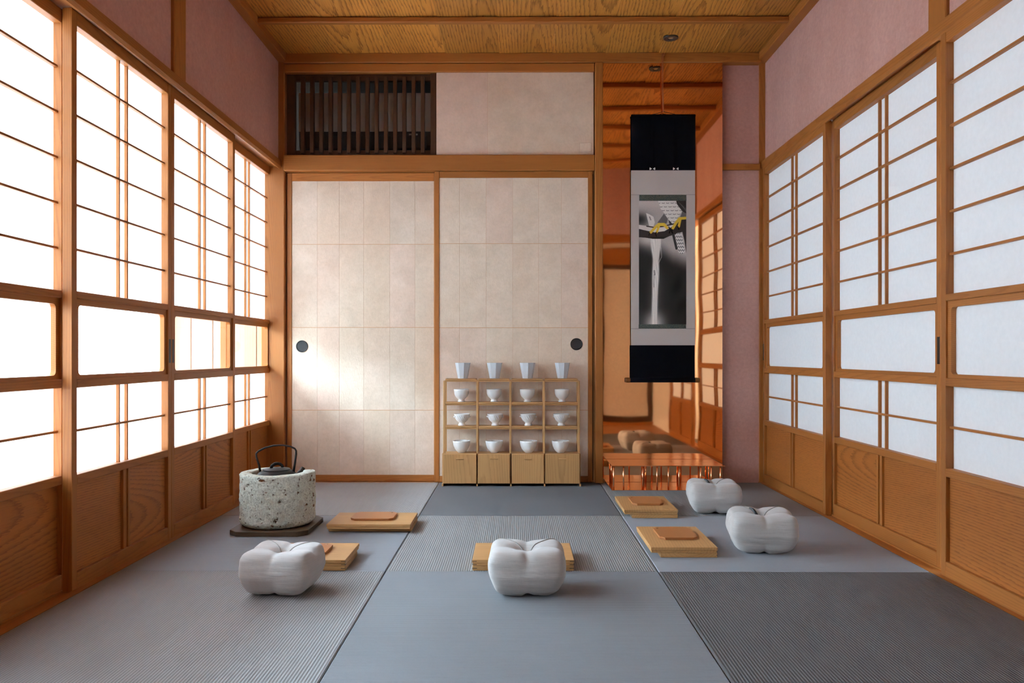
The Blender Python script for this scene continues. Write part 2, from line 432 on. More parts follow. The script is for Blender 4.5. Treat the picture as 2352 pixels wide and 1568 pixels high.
# head rails (nageshi)
def nageshi(name, xf, sgn, y0, y1):
    # bevelled beam: profile in (depth, z), depth grows away from the room
    prof = [(0, 1.80), (0, 1.768), (.009, 1.757), (.017, 1.757), (.017, 1.785), (.075, 1.785), (.075, 1.80)]
    bm = bmesh.new(); a = []; b = []
    for d, z in prof:
        a.append(bm.verts.new((sgn * d, y0 - (y0 + y1) / 2, z - 1.78))); b.append(bm.verts.new((sgn * d, y1 - (y0 + y1) / 2, z - 1.78)))
    n = len(prof)
    for i in range(n): bm.faces.new((a[i], a[(i + 1) % n], b[(i + 1) % n], b[i]))
    bm.faces.new(a); bm.faces.new(b[::-1]); bmesh.ops.recalc_face_normals(bm, faces=bm.faces)
    return struct(mesh_obj(name, from_bm(name, bm), W['cedarY'], None, (xf, (y0 + y1) / 2, 1.78)))
nageshi('trim_7', -1.334, -1, -2.72, .012)
nageshi('trim_8', 1.362, 1, -2.74, .05)
# track heads behind the head rails, and floor sills with two grooves
def sill(name, x0, x1, y0, y1, gro):
    prof = [(x0, -.054), (x0, -.0015)]
    for g0, g1 in gro: prof += [(g0, -.0015), (g0, -.008), (g1, -.008), (g1, -.0015)]
    prof += [(x1, -.0015), (x1, -.054)]
    xm, ym = (x0 + x1) / 2, (y0 + y1) / 2
    bm = bmesh.new(); a = [bm.verts.new((x - xm, y0 - ym, z)) for x, z in prof]; b = [bm.verts.new((x - xm, y1 - ym, z)) for x, z in prof]
    n = len(prof)
    for i in range(n): bm.faces.new((a[i], a[(i + 1) % n], b[(i + 1) % n], b[i]))
    bm.faces.new(a); bm.faces.new(b[::-1]); bmesh.ops.recalc_face_normals(bm, faces=bm.faces)
    return struct(mesh_obj(name, from_bm(name, bm), W['cedarY'], None, (xm, ym, 0)))
sill('trim_9', -1.45, -1.338, -2.74, .08, [(-1.434, -1.404), (-1.398, -1.368)])
sill('trim_10', 1.3475, 1.45, -2.78, .08, [(1.368, 1.400), (1.404, 1.436)])
struct(box('trim_11', -1.45, -1.353, -2.72, .08, 1.770, 1.784, 'cedar', bev=0))
struct(box('trim_12', 1.380, 1.47, -2.74, .08, 1.770, 1.784, 'cedar', bev=0))
# corner posts
struct(box('trim_13', -1.45, -1.318, .014, .12, -.05, 2.36, 'cedar', bev=.004))
struct(box('trim_14', 1.350, 1.45, .048, .12, -.05, 2.36, 'cedar', bev=.003))
struct(box('trim_15', .4215, .4655, -.008, .1, -.05, 2.345, 'cedar', bev=.004))            # alcove post
struct(box('trim_16', 1.05, 1.352, .030, .056, 1.752, 1.786, 'cedar', bev=.002))           # alcove rail
# back: deep lintel, threshold
struct(box('trim_17', -1.318, .4215, -.006, .1, 1.742, 1.830, 'cedar', bev=.004))
struct(box('trim_18', -1.318, .4215, .012, .1, -.05, -.001, 'cedar', bev=.002))
# closed end of the hall behind the room and shell against stray light
struct(box('wall_hall_left', -1.62, -1.40, -5.9, -3.72, -.1, 2.46, M_cream, bev=0))
struct(box('fill_window_left', -1.431, -1.430, -3.72, -2.74, 1.78, 2.30, M_paper, bev=0), 'added paper panel for fill light left of the camera')  # unseen, added to let more daylight onto the hall panel and ceiling
struct(box('wall_hall_left_upper', -1.47, -1.38, -3.72, -2.74, 2.28, 2.46, M_cream, bev=0))
struct(box('trim_25', -1.45, -1.36, -2.775, -2.70, -.05, 2.46, 'cedar'))
struct(box('wall_hall_right', 1.39, 1.75, -5.9, -2.79, -.1, 2.46, M_cream, bev=0))
struct(box('wall_hall_end', -1.62, 1.75, -6.0, -5.9, -.1, 2.5, M_cream, bev=0))
struct(box('wall_side_passage', 1.75, 1.85, -6.0, -2.9, -.1, 2.5, M_ext, bev=0))
sw_ = struct(box('fill_window_right', 1.80, 1.801, -2.9, .42, -.1, 2.5, M_paper, bev=0), 'added paper panel that backlights the right screens')  # unseen, added so daylight brightens the right screens from behind
struct(box('sky_blocker_right', 2.6, 2.8, -9, 6, -.6, 4.6, M_ext, bev=0))  # unseen wall, added to limit the sky light on the right paper panel
struct(box('ground_right', 1.85, 2.6, -9, 6, -.6, -.5, M_gravel, bev=0))
# partition with the opening the camera looks through
struct(box('wall_front', .84, 1.39, -3.76, -3.70, 1.80, 2.46, M_cream, bev=0))
struct(box('trim_19', .84, 1.39, -3.74, -3.68, 1.66, 1.80, 'cedar'))
struct(box('trim_20', .82, .86, -3.74, -3.68, 0, 2.46, 'cedar'))
struct(box('trim_21', .86, 1.39, -3.74, -3.68, -.002, .03, 'cedar'))
dd = sempty('door_10', (1.125, -3.72, .03))
box('panel', -.26, .26, -.012, .012, .0, 1.63, M_cream, dd)
box('stile', -.26, -.24, -.015, .018, 0, 1.63, 'lattice', dd); box('stile', .21, .26, -.015, .018, 0, 1.63, 'lattice', dd)
box('rail', -.24, .21, -.015, .018, 0, .06, 'lattice', dd); box('rail', -.24, .21, -.015, .018, 1.58, 1.63, 'lattice', dd)
# header over the tatami room's open front
struct(box('wall_front_header', -1.40, 1.39, -2.80, -2.745, 1.80, 2.46, M_pink, bev=0))
struct(box('trim_22', -1.40, 1.39, -2.81, -2.735, 1.72, 1.80, 'cedar'))

# ---- veranda outside the left doors
struct(box('floor_veranda', -2.2, -1.451, -4.0, .5, -.055, -.03, 'cedarY', bev=0))
struct(box('ceiling_veranda', -3.1, -1.5, -6.0, .6, 2.3, 2.36, 'cedarY', bev=0))
struct(box('roof', -3.1, 1.9, -6.1, .6, 2.52, 2.6, M_ext, bev=0))
struct(box('wall_eave', -1.6, -1.5, -6.0, .5, 2.3, 2.52, M_ext, bev=0))
we = struct(box('wall_veranda_end', -2.2, -1.45, .36, .41, -.05, 2.3, 'hinokiZ', bev=0))
for k in range(5):
    o = box('plank', -2.11 + k * .132, -1.981 + k * .132, .345, .36, -.03, 2.3, 'hinoki', None, bev=.002); o.parent = we; o.location -= we.location
o = box('post', -2.2, -2.115, .30, .36, -.03, 2.3, 'hinoki', None, bev=.003); o.parent = we; o.location -= we.location
struct(box('ground', -14, -2.2, -14, 8, -.6, -.5, M_gravel, bev=0))
struct(box('sky_blocker_left', -5.4, -5.2, -9.2, 6, -.55, 1.75, M_ext, bev=0))  # unseen wall, added to cut low sky light through the glass bands
struct(box('sky_blocker_rear', -9.0, -1.62, -7.2, -7.0, -.55, 5.0, M_ext, bev=0))  # unseen tall wall, added to weaken slanting sky light from the camera side

# ================================================================== paper screens (doors 1-7)
KZ = [1.593, 1.455, 1.316, 1.178, 1.040]
def ring_frame(hw, hh, iw0, iw1, ih0, ih1, r, depth):
    """frame with a round-cornered opening, in the (y, z) plane, thickness along x"""
    inner = []
    for (cx, cz, a0) in ((iw1 - r, ih1 - r, 0), (iw0 + r, ih1 - r, 90), (iw0 + r, ih0 + r, 180), (iw1 - r, ih0 + r, 270)):
        for k in range(6):
            a = math.radians(a0 + 18 * k); inner.append((cx + r * math.cos(a), cz + r * math.sin(a)))
    def outer(i):
        y, z = inner[i]; q = i // 6; k = i % 6
        oy = hw[1] if q in (0, 3) else hw[0]; oz = hh[1] if q in (0, 1) else hh[0]
        # first half keeps to the side, second half to the top (and so on round)
        side_first = q in (0, 2)
        if k in (2, 3): return (oy, oz)
        if (k < 2) == side_first: return (oy, z)
        return (y, oz)
    n = len(inner); bm = bmesh.new(); lay = []
    for x in (0, depth):
        lay.append(([bm.verts.new((x, *p)) for p in inner], [bm.verts.new((x, *outer(i))) for i in range(n)]))
    for i in range(n):
        j = (i + 1) % n
        for (inn, out) in lay:
            bm.faces.new((inn[i], inn[j], out[j], out[i]))
        bm.faces.new((lay[0][0][i], lay[0][0][j], lay[1][0][j], lay[1][0][i]))
        bm.faces.new((lay[0][1][i], lay[0][1][j], lay[1][1][j], lay[1][1][i]))
    bmesh.ops.remove_doubles(bm, verts=bm.verts, dist=1e-6)
    bmesh.ops.dissolve_degenerate(bm, edges=bm.edges, dist=1e-6)
    bmesh.ops.recalc_face_normals(bm, faces=bm.faces)
    return from_bm('glass_frame', bm)

def shoji(name, xf, sgn, y0, y1, label, handle=None, bars=True):
    """xf: room face of the frame; sgn: direction away from the room; y0 near end, y1 far end"""
    ym = (y0 + y1) / 2; T = .030; hw = (y1 - y0) / 2; sw = .028
    o = sempty(name, (xf, ym, 0), label)
    def b(nm, d0, d1, ya, yb_, z0, z1, mat='cedar', par=o, bev=.0015, axis=None):
        xa, xb = sorted((sgn * d0, sgn * d1)); return box(nm, xa, xb, ya, yb_, z0, z1, mat, par, bev, axis)
    # stiles and rails
    b('stile', 0, T, -hw, -hw + sw, -.0072, 1.768); b('stile', 0, T, hw - sw, hw, -.0072, 1.768)
    a0, a1 = -hw + sw, hw - sw
    b('rail', .001, T - .001, a0, a1, 1.725, 1.768)
    b('rail', .0, T - .001, a0, a1, .888, .910)
    b('rail', .0, T - .001, a0, a1, .613, .640)
    b('rail', .0, T - .001, a0, a1, .320, .347)
    b('rail', .0, T - .001, a0, a1, -.0072, .046)
    # lattice
    for z in KZ: b('lattice_bar', .0128, .0262, a0, a1, z - .0037, z + .0037, bev=.0006)
    b('lattice_bar', .0128, .0262, a0, a1, .4763, .4837, bev=.0006)
    if bars:
        for s in (-1, 1):
            yc = s * .0285
            b('lattice_upright', .0145, .0262, yc - .0037, yc + .0037, .910, 1.725, bev=.0006)
            b('lattice_upright', .0145, .0262, yc - .0037, yc + .0037, .347, .613, bev=.0006)
    pm = M_paper if sgn < 0 else M_paper2
    # paper
    b('paper', .0265, .0272, a0 - .004, a1 + .004, .905, 1.729, pm, bev=0)
    b('paper', .0265, .0272, a0 - .004, a1 + .004, .343, .618, pm, bev=0)
    # window band: round-cornered frame and glass
    gm = ring_frame((a0, a1), (.640, .888), a0 + .020, a1 - .020, .652, .868, .014, sgn * .016)
    mesh_obj('glass_frame', gm, W['cedarY'], o, (sgn * .007, 0, 0))
    if sgn < 0:
        b('glass_pane', .0155, .0185, a0 + .004, a1 - .004, .645, .882, M_glass, bev=0)
    else:
        b('glass_pane', .0235, .0262, a0 + .004, a1 - .004, .645, .882, pm, bev=0)
    # lower boards and centre battens
    b('board', .014, .022, a0 - .003, -.004, .04, .325, 'panel', bev=.0005, axis='Y')
    b('board', .014, .022, .004, a1 + .003, .04, .325, 'panel', bev=.0005, axis='Y')
    for s in (-1, 1):
        b('batten', .004, .016, s * .0165 - .0065, s * .0165 + .0065, .046, .320, bev=.001)
    b('batten', .010, .02, -.011, .011, .046, .320, 'cedar', bev=0)
    if handle is not None:
        yh = -hw + sw / 2 if handle < 0 else hw - sw / 2
        h = b('handle', -.0008, .006, yh - .008, yh + .008, .683, .775, M_black, bev=.0006)
    return o
XLI, XLO, XRI, XRO = -1.366, -1.402, 1.370, 1.405
shoji('door_1', XLO, -1, -2.68, -1.982, 'paper screen nearest the camera on the bright left side')
shoji('door_2', XLI, -1, -2.019, -1.3285, 'second paper screen from the camera on the bright left side', handle=1)
shoji('door_3', XLI, -1, -1.3275, -.628, 'third paper screen from the camera on the bright left side', handle=-1)
shoji('door_4', XLO, -1, -.645, .053, 'paper screen farthest from the camera on the bright left side', handle=1)
shoji('door_12', XLO, -1, -3.70, -2.78, 'paper screen beyond the room, left of the camera')
shoji('door_5', XRI, 1, -.852, .046, 'paper screen farthest from the camera on the right side', handle=1)
shoji('door_6', XRO, 1, -1.752, -.835, 'middle paper screen on the right side', handle=-1)
shoji('door_7', XRI, 1, -2.735, -1.818, 'paper screen nearest the camera on the right side')

# ================================================================== fusuma (doors 8, 9, 11) and lattice vent
def fusuma(name, x0, x1, z0, z1, yf, vseams, hseams, fl_, fr, ft, fb, label, pull=None):
    o = sempty(name, ((x0 + x1) / 2, yf, z0), label); ox, oz = (x0 + x1) / 2, z0
    def b(nm, xa, xb, ya, yb_, za, zb, mat, bev=.0015, par=o, axis=None):
        return box(nm, xa - ox, xb - ox, ya, yb_, za - oz, zb - oz, mat, par, bev, axis)
    T = .022
    b('core', x0 + .003, x1 - .003, .006, T - .004, z0 + .003, z1 - .003, M_seam, bev=0)
    if fl_: b('stile', x0, x0 + fl_, 0, T, z0, z1, 'cedar')
    if fr: b('stile', x1 - fr, x1, 0, T, z0, z1, 'cedar')
    if ft: b('rail', x0 + fl_, x1 - fr, 0.0005, T, z1 - ft, z1, 'cedar')
    if fb: b('rail', x0 + fl_, x1 - fr, 0.0005, T, z0, z0 + fb, 'cedar')
    xs = [x0 + fl_] + vseams + [x1 - fr]; zs = [z0 + fb] + hseams + [z1 - ft]
    for i in range(len(xs) - 1):
        for j in range(len(zs) - 1):
            g = .0011
            zj = random.uniform(-.004, .004)
            b('paper_sheet', xs[i] + (g * .35 if i else 0), xs[i + 1] - (g * .35 if i < len(xs) - 2 else 0), .0042 + random.uniform(0, .0006), .0062,
              zs[j] + (g * 1.2 if j else 0), zs[j + 1] - (g * 1.2 if j < len(zs) - 2 else 0), M_fusuma, bev=.0003)
    if pull:
        px, pz = pull
        me = lathe([(.0338, -.002), (.0338, .002), (.031, .0032), (.028, .002), (.0272, -.004)], 40, True, False)
        h = mesh_obj('handle', me, M_black, o, (px - ox, .0035, pz - oz), (math.pi / 2, 0, 0), True)
        me = lathe([(.0275, 0), (.0275, .0012), (.0265, .0014)], 40)
        mesh_obj('handle_dish', me, M_blackin, h, (0, 0, .0004))
    return o
X0 = lambda u: (u - 1193.1) / 411.5
fusuma('door_8', X0(653.5), X0(1003), .001, 1.739, .040,
       [X0(u) for u in (723.7, 774.7, 831.5, 892, 950.6)], [(1108.3 - v) / 411.5 for v in (943, 751, 558)],
       .0265, .02, .046, .036, 'left sliding paper door with a round black pull', (X0(688), (1108.3 - 795) / 411.5))
fusuma('door_9', X0(997.5), X0(1361.5), .001, 1.741, .014,
       [X0(u) for u in (1055, 1116, 1177.6, 1237, 1290)], [(1108.3 - v) / 411.5 for v in (942, 752, 558)],
       .0255, .0255, .036, .034, 'right sliding paper door behind the display shelf', (X0(1324.5), (1108.3 - 790) / 411.5))
fusuma('door_11', X0(1001.5), X0(1364), 1.832, 2.2955, .014,
       [X0(u) for u in (1119.5,)], [], 0, 0, 0, 0, 'small papered cupboard door above the lintel')
d11 = bpy.data.objects['door_11']
pz = (1108.3 - 337) / 411.5; px = X0(1344.5)
box('handle', px - .032 - d11.location.x, px + .032 - d11.location.x, .0015, .0045, pz - .023 - 1.832, pz + .023 - 1.832, M_fusuma, d11, bev=.002)
for (xa, xb, za, zb) in ((-.035, -.030, -.026, .026), (.030, .035, -.026, .026), (-.03, .03, .021, .026), (-.03, .03, -.026, -.021)):
    box('handle_rim', px + xa - d11.location.x, px + xb - d11.location.x, -.0008, .0045, pz + za - 1.832, pz + zb - 1.832, M_fusuma, d11, bev=.001)

# slatted vent
vt = sempty('window_1', (-.86, .05, 1.832), 'dark slatted vent above the left paper door')
vx0, vx1 = X0(653) , X0(1001.5)
def vb(nm, xa, xb, ya, yb_, za, zb, mat='lattice', par=vt): return box(nm, xa + .86, xb + .86, ya - .05, yb_ - .05, za - 1.832, zb - 1.832, mat, par)
vb('stile', vx0, vx0 + .048, .04, .066, 1.832, 2.294); vb('stile', vx1 - .034, vx1, .025, .066, 1.832, 2.294)
vb('rail', vx0 + .048, vx1 - .034, .04, .066, 1.832, 1.866); vb('rail', vx0 + .048, vx1 - .034, .04, .066, 2.258, 2.294)
for k in range(14):
    xc = X0(691.5 + 21.38 * k); vb('slat', xc - .0105, xc + .0105, .022, .052, 1.848, 2.276)
# cupboard space behind the vent
struct(box('trim_23', -1.318, .43, .10, .42, 1.80, 1.862, M_void, bev=0))
struct(box('trim_24', -.44, -.42, .068, .42, 1.862, 2.42, M_void, bev=0))

ac = thing('air_conditioner', 'pale wall air conditioner half hidden behind the dark slats', 'air conditioner', (-.86, .20, 1.862))
bm = bmesh.new()
prof = [(-.10, .30), (-.10, .10), (-.094, .05), (-.07, .012), (.0, 0), (.1, 0), (.1, .34), (-.085, .34)]
va = [bm.verts.new((-.40, y, z)) for y, z in prof]; vb2 = [bm.verts.new((.36, y, z)) for y, z in prof]
for i in range(len(prof)): bm.faces.new((va[i], va[(i + 1) % len(prof)], vb2[(i + 1) % len(prof)], vb2[i]))
bm.faces.new(va); bm.faces.new(vb2[::-1]); bmesh.ops.recalc_face_normals(bm, faces=bm.faces)
mesh_obj('casing', from_bm('casing', bm), M_acd, ac)
box('front_panel', -.40, .36, -.108, -.101, .125, .345, M_acw, ac, bev=.003)
box('air_flap', -.37, .33, -.106, -.098, .03, .10, M_acd, ac, bev=.002)
box('indicator', .23, .28, -.1095, -.107, .103, .112, M_acw, ac, bev=.001)

# ---- recessed ceiling lamp
dl = thing('downlight', 'round black recessed ceiling light above the hanging scroll', 'light', (.802, -.215, 2.3935))
mesh_obj('ring', lathe([(.040, .006), (.040, 0), (.037, -.004), (.018, -.004), (.015, .006)], 40, False, False), M_black, dl, smooth=False)
mesh_obj('reflector', lathe([(.017, .0055), (.014, .0), (.006, -.001)], 30), M_lampin, dl, smooth=True)

# ================================================================== alcove: copper sheet, copper stand, scroll
cs = box('copper_sheet', -.3343, .3343, -.0015, .0015, 0, 2.362, M_copper, None, bev=.0004)
cs.location = (.8003, .012, 1.181); tag(cs, 'tall mirror-like copper sheet standing behind the hanging scroll', 'metal sheet')

ct = thing('copper_stand', 'low copper stand with thin rod legs under the hanging scroll', 'stand', (.7835, -.12, 0))
box('top_plate', -.2985, .2965, -.130, .125, .127, .131, M_copper2, ct, bev=.0005)
box('base_plate', -.2985, .2965, -.130, .125, .0005, .0025, M_copper2, ct, bev=.0005)
for xr in (.4955, .5477, .6488, .7246, .7843, .8394, .9543, 1.0094, 1.058):
    mesh_obj('rod', lathe([(.0042, .0025), (.0042, .127)], 14), M_copper2, ct, (xr - .7835, -.122, 0), smooth=True)
for xr in (.51, .70, .89, 1.05):
    mesh_obj('rod', lathe([(.0042, .0025), (.0042, .127)], 14), M_copper2, ct, (xr - .7835, .095, 0), smooth=True)

sr = thing('hanging_scroll', 'hanging scroll with an ink painting of a perched bird of prey and a waterfall', 'scroll', (.7993, -.008, .55)); sr.scale = (1.0062, 1, 1.0062)
def sb(nm, x0, x1, y0, y1, z0, z1, mat, bev=.0003): return box(nm, x0 - .7943, x1 - .7943, y0, y1, z0 - .55, z1 - .55, mat, sr, bev)
sb('upper_cloth', .619, .973, -.002, .002, 1.7325, 2.039, M_navy)
sb('top_rod', .617, .974, -.006, .006, 2.028, 2.042, M_navy, .003)
for xs in (.733, .862): sb('ribbon', xs - .009, xs + .009, -.0032, -.002, 1.76, 2.03, M_navy)
sb('body_cloth', .617, .971, -.002, .002, .7658, 1.7325, M_greysilk)
sb('lower_cloth', .615, .969, -.002, .002, .565, .7658, M_navy)
sb('upper_border', .6624, .9228, -.0032, -.002, 1.5638, 1.5975, M_brocade)
sb('lower_border', .659, .9208, -.0032, -.002, .8574, .8815, M_brocade)
sb('seam_line', .617, .6624, -.0024, -.002, 1.597, 1.5985, M_acd); sb('seam_line', .9228, .971, -.0024, -.002, 1.597, 1.5985, M_acd)
sb('seam_line', .617, .659, -.0024, -.002, .856, .8575, M_acd); sb('seam_line', .9208, .971, -.0024, -.002, .856, .8575, M_acd)
ro = mesh_obj('roller', lathe([(.0125, -.18), (.0125, .18)], 24), M_navy, sr, (-.003, -.002, .0225), (0, math.pi / 2, 0), True)
for s in (-1, 1):
    k = mesh_obj('roller_knob', lathe([(.012, 0), (.0135, .004), (.0135, .02), (.0115, .026)], 24), M_knob, sr, (-.003 + s * .178, -.002, .0225), (0, s * math.pi / 2, 0), True)
# little white bows
for xs in (.735, .864):
    for s in (-1, 1):
        bm = bmesh.new()
        q = [(0, 0), (s * .011, .008), (s * .013, 0), (s * .011, -.007)]
        f = [bm.verts.new((x, -.004, z)) for x, z in q]; g = [bm.verts.new((x, -.002, z)) for x, z in q]
        bm.faces.new(f); bm.faces.new(g[::-1])
        for i in range(4): bm.faces.new((f[i], f[(i + 1) % 4], g[(i + 1) % 4], g[i]))
        bmesh.ops.recalc_face_normals(bm, faces=bm.faces)
        mesh_obj('bow', from_bm('bow', bm), M_thread, sr, (xs - .7943 + s * .003, 0, 1.741 - .55))
mesh_obj('hanging_cord', tube([(-.078, 0, 1.488), (-.03, 0, 1.498), (.0, 0, 1.508), (.045, 0, 1.498), (.082, 0, 1.488)], .0016, 8), M_black, sr)
mesh_obj('hanging_wire', tube([(.0, -.001, 1.505), (-.006, -.001, 1.65), (-.005, -.001, 1.822), (-.003, .008, 1.836)], .0022, 8), M_cord, sr)
mesh_obj('hanging_wire', tube([(.004, -.001, 1.508), (.0, -.001, 1.65), (.001, -.001, 1.822), (-.001, .008, 1.836)], .0016, 8), M_cord, sr)
mesh_obj('hook', tube([(.006, .024, 1.838), (.006, .006, 1.836), (.008, -.004, 1.826), (.004, -.006, 1.816), (0, -.002, 1.818)], .0028, 8), M_cord, sr)

# painting: drawn in code, stored as print colours on the picture sheet
def painting():
    import numpy as np
    NX, NZ = 150, 396
    x0, x1, z0, z1 = .6605, .9218, .8815, 1.5638
    TT = 2.645
    s, t = np.meshgrid((np.arange(NX) + .5) / NX, (np.arange(NZ) + .5) / NZ * TT)
    def sm(a, b, x): u = np.clip((x - a) / (b - a), 0, 1); return u * u * (3 - 2 * u)
    rng = np.random.RandomState(3)
    img = np.zeros((NZ, NX, 3))
    g = .70 - .12 * sm(0, .3, t) * (1 - s)
    g = g - .42 * np.exp(-((s - .02) / .17) ** 2 - ((t - .40) / .13) ** 2)
    edge = 1.0 + .28 * sm(.4, .75, s) - .05 * np.cos(s * 9)
    g = g * (1 - sm(edge - .25, edge + .22, t)) + .165 * sm(edge - .25, edge + .22, t)
    g += .16 * np.exp(-((t - .86) / .12) ** 2) * np.exp(-((s - .15) / .2) ** 2)
    wc = .358 - .03 * sm(1.2, 2.6, t)
    g += .45 * sm(2.25, 2.645, t) * np.exp(-((s - wc) / .22) ** 2)
    g += .12 * np.exp(-((s - wc) / .13) ** 2) * sm(1.2, 1.8, t)
    fo = np.exp(-(((s - .80) - (1.85 - t) * .22) / .10) ** 2 - ((t - 1.82) / .2) ** 2) + np.exp(-(((s - .9) - (2.25 - t) * .25) / .09) ** 2 - ((t - 2.25) / .15) ** 2)
    g -= .07 * np.clip(fo, 0, 1)
    def put(mask, col):
        m = np.clip(mask, 0, 1)[..., None]; img[:] = img * (1 - m) + np.array(col) * m
    img[:] = g[..., None] * np.array([1.0, .965, .94])
    pw = 1.0 / NX
    def poly(pts):
        pts = np.array(pts); ins = np.zeros(s.shape, bool); dmin = np.full(s.shape, 9.)
        for (ax, ay), (bx, by) in zip(pts, np.roll(pts, -1, 0)):
            c = ((ay > t) != (by > t)) & (s < (bx - ax) * (t - ay) / (by - ay + 1e-12) + ax); ins ^= c
            dx, dy = bx - ax, by - ay; k = np.clip(((s - ax) * dx + (t - ay) * dy) / (dx * dx + dy * dy + 1e-12), 0, 1)
            dmin = np.minimum(dmin, np.hypot(s - ax - k * dx, t - ay - k * dy))
        return np.clip(np.where(ins, dmin, -dmin) / pw + .5, 0, 1)
    def line(pts, wd):
        m = np.zeros(s.shape)
        for (ax, ay), (bx, by) in zip(pts[:-1], pts[1:]):
            dx, dy = bx - ax, by - ay; k = np.clip(((s - ax) * dx + (t - ay) * dy) / (dx * dx + dy * dy + 1e-12), 0, 1)
            m = np.maximum(m, np.clip((wd / 2 - np.hypot(s - ax - k * dx, t - ay - k * dy)) / pw + .5, 0, 1))
        return m
    Q = lambda L_: [((x - 268) / 984, (y - 305) / 984) for x, y in L_]
    # waterfall
    hw = .105 - .035 * sm(.9, 1.3, t) - .012 * sm(1.6, 2.3, t) + .003 * np.sin(t * 9)
    wf = np.clip((hw - np.abs(s - wc)) / .035 + .5, 0, 1) * sm(.70, .80, t)
    streak = .96 + .04 * np.sin(s * 130 + 5 * np.sin(t * 2.3) + 2 * np.sin(t * 7 + s * 30))
    put(wf * .97, (.86, .845, .825)); img *= np.where(wf > .3, streak, 1)[..., None]
    put(poly(Q([(505, 1300), (560, 1290), (548, 1420), (530, 1560)])) * 0, (0, 0, 0))
    put(line([(.325, 1.50), (.335, 1.58)], .035) * .6, (.35, .34, .33)); put(line([(.318, 1.58), (.318, 1.85)], .012) * .7, (.3, .29, .28)); put(line([(.47, 1.0), (.48, 1.2), (.42, 1.33)], .008), (.7, .69, .67))
    put(poly(Q([(415, 560), (480, 585), (570, 640), (600, 760), (570, 850), (480, 840)])), (.80, .785, .765))
    put(line(Q([(490, 645), (515, 705)]), .022), (.5, .48, .47))
    # branch and its pale upper side
    put(poly(Q([(262, 810), (480, 838), (600, 868), (800, 858), (970, 815), (970, 860), (800, 950), (600, 975), (450, 945), (262, 895)])), (.78, .765, .75))
    br = poly(Q([(240, 890), (450, 940), (600, 970), (800, 945), (960, 850), (1050, 760), (1150, 690), (1290, 690), (1290, 1000), (1250, 1400), (1215, 1150), (1170, 960), (1000, 1020), (900, 1050), (780, 1105), (560, 1105), (400, 1080), (240, 1068)]))
    put(br, (.215, .19, .185)); put(br * sm(.74, .82, t) * (s < .75), (.12, .105, .10))
    # bird
    put(poly(Q([(1040, 300), (1290, 300), (1290, 610), (1165, 520), (1060, 380)])), (.20, .185, .18))
    for k in range(5): put(line(Q([(1090 + 35 * k, 330 + 30 * k), (1180 + 30 * k, 430 + 45 * k)]), .008) * .7, (.42, .40, .39))
    bo = poly(Q([(665, 300), (1040, 300), (1062, 380), (1165, 520), (1120, 600), (1020, 760), (960, 785), (900, 730), (800, 570), (720, 480)]))
    put(bo, (.80, .79, .77))
    yy = t * 984 / 78.; row = np.floor(yy); fx = (s * 984 / 92. + .5 * (row % 2)) % 1 - .5
    arc = np.abs((yy % 1) - .45 - .55 * (.25 - fx * fx) * 1.6)
    put(bo * np.clip(1.2 - arc / .10, 0, 1) * (np.abs(fx) < .38), (.36, .35, .34))
    for q in ([(790, 575), (870, 690), (845, 785), (650, 770)], [(1170, 530), (1290, 590), (1290, 645), (1125, 645)]):
        m = poly(Q(q)); put(m, (.34, .325, .32)); put(m * (np.sin(s * 190 + t * 40) > .3) * .5, (.52, .5, .49))
    put(poly(Q([(880, 700), (965, 790), (905, 800)])), (.22, .2, .2))
    # tail
    put(line(Q([(985, 1030), (1050, 1310)]), .05), (.22, .215, .215))
    tl = line(Q([(1095, 1045), (1155, 1355)]), .137)
    put(tl, (.80, .80, .79))
    a2 = np.abs(((t * 984 / 72.) % 1) - .5 - .2 * np.cos((s + t * .02) * 150))
    put(tl * (a2 < .2), (.42, .43, .43))
    # twig, feet, talons
    put(line(Q([(430, 840), (580, 865), (760, 845), (1000, 790)]), .022), (.13, .10, .10))
    Y = (.80, .67, .25)
    put(line(Q([(735, 800), (640, 830), (515, 970)]), .056), Y); put(line(Q([(690, 830), (640, 965)]), .045), Y)
    put(line(Q([(680, 800), (800, 812), (855, 875)]), .062), Y); put(line(Q([(690, 795), (790, 795)]), .05), Y)
    put(line(Q([(1270, 665), (1110, 680), (1040, 770), (975, 880)]), .058), Y); put(line(Q([(1130, 690), (1098, 845)]), .05), Y)
    for q in ([(492, 985), (475, 1030)], [(628, 970), (614, 1010), (632, 1050)], [(890, 855), (925, 915), (900, 985)], [(957, 910), (950, 950), (970, 990)], [(1080, 850), (1098, 905)]):
        put(line(Q(q), .02), (.03, .025, .025))
    img *= (1 + .018 * rng.randn(NZ, NX, 1))
    img = np.clip(img, 0, 1)
    img = np.clip(img * 1.12, 0, 1)
    lin = np.where(img <= .04045, img / 12.92, ((img + .055) / 1.055) ** 2.4)
    vx = x0 + (x1 - x0) * np.arange(NX + 1) / NX - .7943; vz = z1 - (z1 - z0) * np.arange(NZ + 1) / NZ - .55
    X, Z = np.meshgrid(vx, vz); n = (NX + 1) * (NZ + 1)
    co = np.stack([X.ravel(), np.full(n, -.0031), Z.ravel()], 1)
    i, j = np.meshgrid(np.arange(NX), np.arange(NZ)); a = (j * (NX + 1) + i).ravel()
    faces = np.stack([a, a + NX + 1, a + NX + 2, a + 1], 1)
    me = bpy.data.meshes.new('painting'); me.from_pydata(co.tolist(), [], faces.tolist()); me.update()
    at = me.color_attributes.new('print', 'FLOAT_COLOR', 'CORNER')
    col = np.ones((NX * NZ, 4, 4), np.float32); col[:, :, :3] = lin.reshape(-1, 1, 3)
    at.data.foreach_set('color', col.ravel())
    m, nt, out = newmat('ink_painting'); ca = N(nt, 'ShaderNodeVertexColor'); ca.layer_name = 'print'
    principled(nt, out, ca.outputs[0], .85, spec=.1)
    mesh_obj('painting', me, m, sr)
